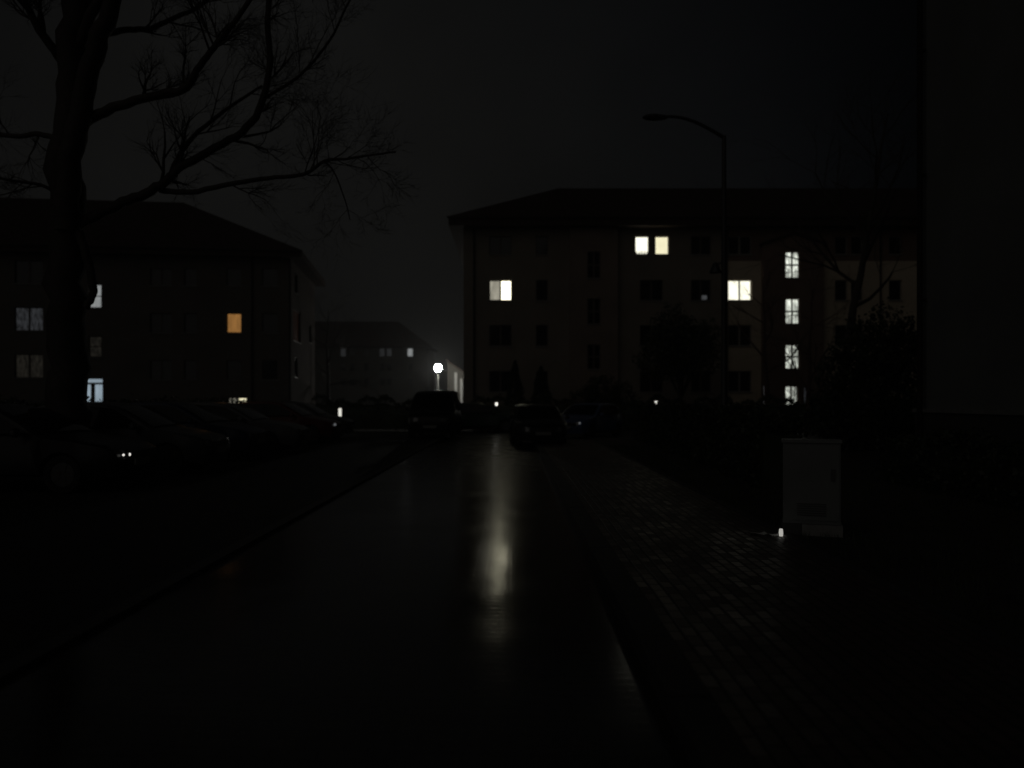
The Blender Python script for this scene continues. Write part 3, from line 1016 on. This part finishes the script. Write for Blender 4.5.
# ------------------------------------------------------------------ cars
def car_pts(kind):
    if kind == 'hatchback':
        top = [(2.02, .36), (2.06, .50), (2.02, .68), (1.86, .79), (1.45, .88), (1.02, .95), (.62, 1.19), (.22, 1.40), (-.25, 1.47), (-.8, 1.47), (-1.3, 1.42), (-1.62, 1.34), (-1.80, 1.14), (-1.93, .96), (-2.02, .82), (-2.05, .5), (-2.0, .3)]
        return dict(top=top, ws=(5, 7), rw=(11, 13), roof=1.47, belt=.93, hw=.87, wr=(-1.26, 1.28), side=[(.80, .98), (.18, 1.33), (-.25, 1.385), (-1.25, 1.36), (-1.62, 1.02), (-1.0, .98)])
    if kind == 'estate':
        top = [(2.22, .36), (2.27, .50), (2.23, .66), (2.05, .78), (1.6, .87), (1.05, .94), (.66, 1.17), (.25, 1.38), (-.2, 1.45), (-.9, 1.46), (-1.6, 1.43), (-1.92, 1.38), (-2.10, 1.15), (-2.20, .97), (-2.26, .82), (-2.28, .5), (-2.22, .3)]
        return dict(top=top, ws=(5, 7), rw=(11, 13), roof=1.46, belt=.92, hw=.89, wr=(-1.36, 1.38), side=[(.84, .97), (.22, 1.31), (-.2, 1.37), (-1.6, 1.36), (-2.0, 1.0), (-1.0, .97)])
    top = [(2.25, .40), (2.30, .55), (2.27, .80), (2.15, .95), (1.85, 1.06), (1.55, 1.14), (1.2, 1.50), (.85, 1.80), (.3, 1.90), (-.8, 1.92), (-1.8, 1.90), (-2.15, 1.85), (-2.24, 1.5), (-2.28, 1.1), (-2.30, .85), (-2.30, .5), (-2.26, .34)]
    return dict(top=top, ws=(5, 7), rw=(11, 13), roof=1.92, belt=1.08, hw=.94, wr=(-1.4, 1.42), side=[(1.35, 1.14), (.85, 1.66), (.4, 1.74), (-.3, 1.74), (-.3, 1.14), (.5, 1.12)])


def make_car(kind, paint, label, loc, rz, lamps_and_glints=None, group='parked cars'):
    k = car_pts(kind)
    top, hw = k['top'], k['hw']
    hl = top[1][0]
    root = thing('parked_car', label, 'car', loc, rz, group)

    def Y(x, z, s):
        """half width at x, z"""
        f = max(0.0, (abs(x) - hl * .62) / (hl * .38))
        yy = hw * (1 - .15 * f * f)
        if z > k['belt']:
            yy *= 1 - .20 * (z - k['belt']) / (k['roof'] - k['belt'])
        elif z < .45:
            yy *= 1 - .05 * (.45 - z) / .2
        return yy * s

    def S(x, z, s):
        f = abs(s)
        return Vector((x * (1 - .02 * f ** 4 * (abs(x) / hl)), Y(x, z, s), z - .035 * f ** 3 * (z > .7)))
    out = []
    wz, ar = .31, .365
    rxx, fxx = k['wr']
    # underside from rear to front with wheel arches
    out.append((top[-1][0], .22))
    for cx in (rxx, fxx):
        for a in range(0, 9):
            an = math.pi - math.pi * a / 8
            out.append((cx + ar * math.cos(an), max(.22, wz + ar * math.sin(an) - .0)))
    out.append((top[0][0] - .03, .22))
    prof = [top[0]] + top[1:]
    poly = out + prof
    ss = [-1, -.96, -.8, -.4, 0, .4, .8, .96, 1]
    n = len(poly)
    cz = .75
    b = MB()
    for s in ss:
        sh = .035 if abs(s) == 1 else 0
        for i, (x, z) in enumerate(poly):
            q = S(x, z, s)
            if sh and i >= len(out):
                q.x *= 1 - sh * .6
                q.z += (cz - q.z) * sh * 1.3
            b.v.append(tuple(q))
    for j in range(len(ss) - 1):
        for i in range(n):
            a, c = j * n + i, j * n + (i + 1) % n
            b.f.append((a, c, c + n, a + n))
    b.f.append(tuple(range(n))[::-1])
    b.f.append(tuple((len(ss) - 1) * n + i for i in range(n)))
    body = b.build('body', M['car_' + paint], root)
    bm = bmesh.new()
    bm.from_mesh(body.data)
    bmesh.ops.recalc_face_normals(bm, faces=bm.faces)
    bmesh.ops.triangulate(bm, faces=[f for f in bm.faces if len(f.verts) > 4])
    bm.to_mesh(body.data)
    bm.free()
    for f in body.data.polygons:
        f.use_smooth = True
    body.data.set_sharp_from_angle(angle=R(40))

    def strip(name, i0, i1, m, off, w0=.88):
        mb = MB()
        cols = [-w0, -w0 * .5, 0, w0 * .5, w0]
        rows = list(range(i0, i1 + 1))
        for ri, i in enumerate(rows):
            x, z = top[i]
            if ri == 0:
                x += (top[i + 1][0] - x) * .12; z += (top[i + 1][1] - z) * .12
            if ri == len(rows) - 1:
                x += (top[i - 1][0] - x) * .15; z += (top[i - 1][1] - z) * .15
            for s in cols:
                q = S(x, z, s)
                mb.v.append((q.x + off[0], q.y, q.z + off[1]))
        for r_ in range(len(rows) - 1):
            for c in range(4):
                a = r_ * 5 + c
                mb.f.append((a, a + 5, a + 6, a + 1))
        return mb.build(name, m, root, True, 60)
    strip('windscreen', k['ws'][0], k['ws'][1], M['carglass'], (.012, .02))
    strip('rear_window', k['rw'][0], k['rw'][1], M['carglass'], (-.02, .012), .82)
    for sd in (-1, 1):
        poly_ = k['side']
        mb = MB()
        mb.v = [(x, Y(x, z, sd) + sd * .008, z) for x, z in poly_]
        mb.f = [tuple(range(len(poly_)))]
        sw = mb.build('side_window', M['carglass'], root)
        xm = -.35
        MB().box((xm - .03, min(0, sd * .012) + Y(xm, 1.15, sd) - .01, k['belt'] + .06), (xm + .03, max(0, sd * .012) + Y(xm, 1.15, sd) + .01, k['roof'] - .14)).build('pillar', M['plastic'], sw)
        # mirror
        mx = k['side'][0][0] - .12
        yb = Y(mx, k['belt'], sd)
        MB().lathe([(.02, -.07), (.085, -.04), (.09, .03), (.04, .08)], (mx, yb + sd * .12, k['belt'] + .06), 10).build('mirror', M['car_' + paint], root, True, 60)
        # lights
        zl = top[2][1] - .02
        yl = Y(top[2][0], zl, sd)
        xl = S(top[2][0], zl, .8).x
        mb = MB()
        for (dy, dz, dx) in ((-.02, -.08, -.17), (-.02, .06, -.20), (-.18, .075, -.03), (-.36, .045, .022), (-.36, -.07, .03), (-.18, -.09, .02)):
            mb.v.append((xl + dx + .02, yl + sd * dy, zl + dz - .02))
        c0 = len(mb.v)
        mb.v.append((xl + .03, yl - sd * .19, zl - .02))
        for i in range(6):
            mb.f.append((i, (i + 1) % 6, c0))
        hd = mb.build('headlight', M['lens'], root, True, 70)
        if lamps_and_glints:
            m_l, offs = lamps_and_glints
            for oy, oz, r_ in offs.get(sd, ()):
                MB().lathe([(r_ * .4, -r_), (r_, -r_ * .4), (r_, r_ * .4), (r_ * .4, r_)], (xl + .05, yl + sd * oy, zl + oz), 10).build('headlight_glint', M[m_l], hd, True)
        xr = top[-3][0]
        mb = MB().box((xr - .02, yl - sd * .20 if sd > 0 else yl + .02, .78), (xr + .09, yl - .02 if sd > 0 else yl + .20, .98))
        mb.build('tail_light', M['tail'], root)
        for cx in (rxx, fxx):
            yo = sd * (hw - .03)
            wh = MB()
            for (r_, yy) in ((.20, 0), (.30, .0), (.315, .03), (.315, .17), (.30, .20), (.2, .20)):
                for a in range(20):
                    an = 2 * math.pi * a / 20
                    wh.v.append((cx + r_ * math.cos(an), yo - sd * yy, wz + r_ * math.sin(an)))
            for q in range(5):
                for a in range(20):
                    wh.f.append((q * 20 + a, q * 20 + (a + 1) % 20, q * 20 + 20 + (a + 1) % 20, q * 20 + 20 + a))
            w_ = wh.build('wheel', M['rubber'], root, True, 50)
            rm = MB()
            for a in range(20):
                an = 2 * math.pi * a / 20
                rm.v.append((cx + .2 * math.cos(an), yo - sd * .02, wz + .2 * math.sin(an)))
            rm.f.append(tuple(range(20)))
            for sp_ in range(5):
                an = 2 * math.pi * sp_ / 5
                d1, d2 = Vector((math.cos(an), 0, math.sin(an))), Vector((-math.sin(an), 0, math.cos(an)))
                o_ = Vector((cx, yo - sd * .012, wz))
                rm.face((o_ + d1 * .03 - d2 * .03, o_ + d1 * .19 - d2 * .025, o_ + d1 * .19 + d2 * .025, o_ + d1 * .03 + d2 * .03))
            rm.build('rim', M['rim'], w_)
    xf = top[1][0]
    MB().box((xf - .01, -.26, .42), (xf + .022, .26, .53)).build('number_plate', M['plate'], root)
    MB().box((xf - .06, -.48, .56), (xf - .005, .48, .66)).build('grille', M['plastic'], root)
    MB().box((top[-2][0] - .02, -.26, .62), (top[-2][0] + .03, .26, .73)).build('number_plate', M['plate'], root)
    MB().box((-hl * .8, -hw * .7, .20), (hl * .8, hw * .7, .26)).build('underbody', M['plastic'], root)
    return root


CX = -8.25
cars = [
    ('estate', 'black', 'black estate car nearest on the left with two bright points at its front', 13.7, {1: (), -1: ((-.34, -.035, .026), (-.14, -.03, .020))}, 'pos', .0),
    ('hatchback', 'grey', 'dark grey hatchback parked right after the nearest black estate car', 16.7, None, None, .02),
    ('hatchback', 'blue', 'dark blue hatchback in the middle of the parked row on the left', 20.3, None, None, -.03),
    ('estate', 'silver', 'silver estate car among the parked row on the left', 23.0, None, None, .02),
    ('hatchback', 'red', 'dark red hatchback second from the far end of the parked row', 28.2, {-1: ((-.2, 0, .045),), 1: ()}, 'glint_dim', -.02),
    ('hatchback', 'grey', 'dark grey hatchback at the far end of the parked row on the left', 31.0, None, None, .0),
]
for (kind, paint, lab, yy, lm, mk, da), dx_ in zip(cars, (-.36, .1, -.15, .05, .1, 0)):
    make_car(kind, paint, lab, (CX + dx_, yy, .092), da, (mk, lm) if lm else None, 'cars parked along the left side')
p = at(538, 447, 27.4)
make_car('estate', 'black', 'black estate car parked at the end of the road, dark against the wet reflection', (p.x, 29.0, .004), R(-86), None, 'cars parked at the end of the road')
p = at(590, 440, 33.5)
make_car('hatchback', 'sheen_blue', 'blue hatchback facing the camera behind the black estate car', (p.x, 34.4, .006), R(-122), ('glint_dim', {1: ((-.1, 0, .04),), -1: ((-.1, 0, .04),)}), 'cars parked at the end of the road')  # lighter blue paint stands for the bluish sheen on this car
p = at(470, 440, 40)
make_car('hatchback', 'green', 'dark green hatchback parked sideways before the hedge under the pale block', (-1.6, 40.4, .0), R(2), None, 'cars parked at the end of the road')
p = at(431, 440, 31)  # van put in to keep the globe lamp's reflection off the road
make_car('van', 'black', 'added black van below the globe lamp, blocking its reflection on the road', (p.x, 33.2, .092), R(-91), None, 'cars parked at the end of the road')
p = at(428, 420, 66)
make_car('estate', 'white', 'white estate car parked under the glowing globe lamp', (p.x + .3, 68, 0), R(-80), None, 'cars parked at the end of the road')

# ------------------------------------------------------------------ cabinet and litter
CD = 8.85
pc = at(811.5, 537, CD)
cab = thing('utility_cabinet', 'pale grey utility cabinet on a concrete base beside the pavement', 'utility cabinet', (pc.x, CD, .1), R(-19))
bz = -.03
hh = at(812, 440, CD).z - .1
MB().box((-.30, 0, .13), (.30, .30, hh - .035)).build('body', M['cabinet'], cab)
MB().box((-.315, -.02, hh - .032), (.315, .32, hh)).build('lid', M['cabinet'], cab)
MB().box((-.285, -.016, .17), (.285, -.003, hh - .06)).build('door', M['cabinet'], cab)
b = MB().box((.20, -.045, .62), (.24, -.019, .74))
b.build('handle', M['steel'], cab)
b = MB()
for k in range(6):
    b.box((-.15, -.024, .22 + k * .025), (.15, -.018, .232 + k * .025))
b.build('vent', M['steel'], cab)
MB().box((-.10, -.05, -.05), (.32, .33, .127)).build('base', M['concrete'], cab)
MB().box((-.32, .0, -.05), (-.103, .33, .127)).build('base', M['plinth'], cab)

pk = at(781, 533, 8.7)
stk = thing('stake_light', 'tiny glowing stake light at the left foot of the grey utility cabinet', 'garden light', (pk.x, 8.7, .1))
zc = pk.z - .1
MB().tube([(0, 0, -.03), (0, 0, zc - .055)], .008, 6).build('stake', M['darksteel'], stk)
MB().lathe([(.012, zc - .06), (.02, zc - .045), (.023, zc + .0), (.02, zc + .04), (.012, zc + .05)], n=14).build('lens', M['stake'], stk, True, 50)
MB().lathe([(.022, zc + .052), (.02, zc + .062), (.01, zc + .075)], n=14).build('cap', M['darksteel'], stk, True, 50)
b = MB()
r2 = random.Random(2)
nx_, ny_ = 7, 4
for i in range(nx_):
    for j in range(ny_):
        b.v.append((i * .07 - .21, j * .05 - .08, .01 + r2.uniform(0, .035)))
for i in range(nx_ - 1):
    for j in range(ny_ - 1):
        a = i * ny_ + j
        b.f.append((a, a + ny_, a + ny_ + 1, a + 1))
fl = b.build('paper_sheet', M['paper'], None, True, 60, (at(764, 527, 8.78).x, 8.78, .105))
fl.rotation_euler.z = R(-20)
fl.scale = (.7, .7, 1)
tag(fl, 'crumpled pale paper lying on the verge left of the grey cabinet', 'paper')

# ------------------------------------------------------------------ light
wd = bpy.data.worlds.new('World')
scene.world = wd
wd.use_nodes = True
nt = wd.node_tree
bg = nt.nodes['Background']
SUN_EL, SUN_AZ = R(28), R(213)          # azimuth clockwise from +Y: behind the camera, a little to the left
sky = nt.nodes.new('ShaderNodeTexSky')
sky.sky_type = 'NISHITA'
sky.sun_disc = False
sky.sun_elevation, sky.sun_rotation = SUN_EL, SUN_AZ
hs = nt.nodes.new('ShaderNodeHueSaturation')
hs.inputs['Saturation'].default_value = .12
hs.inputs['Value'].default_value = 1.0
nt.links.new(sky.outputs['Color'], hs.inputs['Color'])
tc = nt.nodes.new('ShaderNodeTexCoord')
# night sky: the town's glow under low cloud, brightest low and to the left of the view
dirv = Vector((-.30, 1, .18)).normalized()
dot = nt.nodes.new('ShaderNodeVectorMath')
dot.operation = 'DOT_PRODUCT'
dot.inputs[1].default_value = dirv
nt.links.new(tc.outputs['Generated'], dot.inputs[0])
mr = nt.nodes.new('ShaderNodeMapRange')
mr.interpolation_type = 'SMOOTHSTEP'
mr.inputs['From Min'].default_value = .66
mr.inputs['From Max'].default_value = 1.0
mr.inputs['To Min'].default_value = .0004
mr.inputs['To Max'].default_value = .0050
nt.links.new(dot.outputs['Value'], mr.inputs['Value'])
cn = nt.nodes.new('ShaderNodeTexNoise')
cn.inputs['Scale'].default_value = 2.2
cn.inputs['Detail'].default_value = 5
nt.links.new(tc.outputs['Generated'], cn.inputs['Vector'])
cm = nt.nodes.new('ShaderNodeMapRange')
cm.inputs['From Min'].default_value = .3
cm.inputs['From Max'].default_value = .7
cm.inputs['To Min'].default_value = .72
cm.inputs['To Max'].default_value = 1.25
nt.links.new(cn.outputs['Fac'], cm.inputs['Value'])
mu = nt.nodes.new('ShaderNodeMath')
mu.operation = 'MULTIPLY'
nt.links.new(mr.outputs['Result'], mu.inputs[0])
nt.links.new(cm.outputs['Result'], mu.inputs[1])
glow = nt.nodes.new('ShaderNodeVectorMath')
glow.operation = 'SCALE'
tint = nt.nodes.new('ShaderNodeValToRGB')
tint.color_ramp.elements[0].position, tint.color_ramp.elements[1].position = .75, .97
tint.color_ramp.elements[0].color, tint.color_ramp.elements[1].color = (.72, .82, 1.0, 1), (1.0, 1.0, .96, 1)
nt.links.new(dot.outputs['Value'], tint.inputs['Fac'])
nt.links.new(tint.outputs['Color'], glow.inputs[0])
nt.links.new(mu.outputs[0], glow.inputs['Scale'])
sc_ = nt.nodes.new('ShaderNodeVectorMath')
sc_.operation = 'SCALE'
sc_.inputs['Scale'].default_value = .00001
nt.links.new(hs.outputs['Color'], sc_.inputs[0])
ad = nt.nodes.new('ShaderNodeVectorMath')
ad.operation = 'ADD'
nt.links.new(glow.outputs[0], ad.inputs[0])
nt.links.new(sc_.outputs[0], ad.inputs[1])
nt.links.new(ad.outputs[0], bg.inputs['Color'])
bg.inputs['Strength'].default_value = 1.0

sd_ = bpy.data.lights.new('sun', 'SUN')  # dim night fill standing for town light behind the camera
sd_.energy = .054
sd_.color = (1, .93, .85)
sd_.angle = R(75)
so = bpy.data.objects.new('sun', sd_)
COL.objects.link(so)
to_sun = Vector((math.sin(SUN_AZ) * math.cos(SUN_EL), math.cos(SUN_AZ) * math.cos(SUN_EL), math.sin(SUN_EL)))
so.rotation_euler = to_sun.to_track_quat('Z', 'Y').to_euler()

# damp night air
hz_ = MB().box((-720, -75, -1.2), (720, 1215, 22)).build('haze', bpy.data.materials.new('night_haze'))
hm = hz_.data.materials[0]
hm.use_nodes = True
hm.cycles.volume_sampling = 'EQUIANGULAR'
hn = hm.node_tree
for n_ in list(hn.nodes):
    if n_.type == 'BSDF_PRINCIPLED':
        hn.nodes.remove(n_)
pv = hn.nodes.new('ShaderNodeVolumePrincipled')
pv.inputs['Anisotropy'].default_value = .4
pv.inputs['Density'].default_value = .0013
pv.inputs['Color'].default_value = (.85, .87, .88, 1)
hn.links.new(pv.outputs['Volume'], [n_ for n_ in hn.nodes if n_.type == 'OUTPUT_MATERIAL'][0].inputs['Volume'])
tag(hz_, kind='stuff')

# ------------------------------------------------------------------ render settings
scene.view_settings.view_transform = 'Standard'
scene.view_settings.look = 'None'
scene.view_settings.exposure = 0
scene.view_settings.gamma = 1
scene.view_settings.use_curve_mapping = False
cy = scene.cycles
cy.use_denoising = True
cy.max_bounces = 6
cy.diffuse_bounces = 3
cy.glossy_bounces = 3
cy.volume_bounces = 0
cy.sample_clamp_indirect = .2
cy.use_adaptive_sampling = False
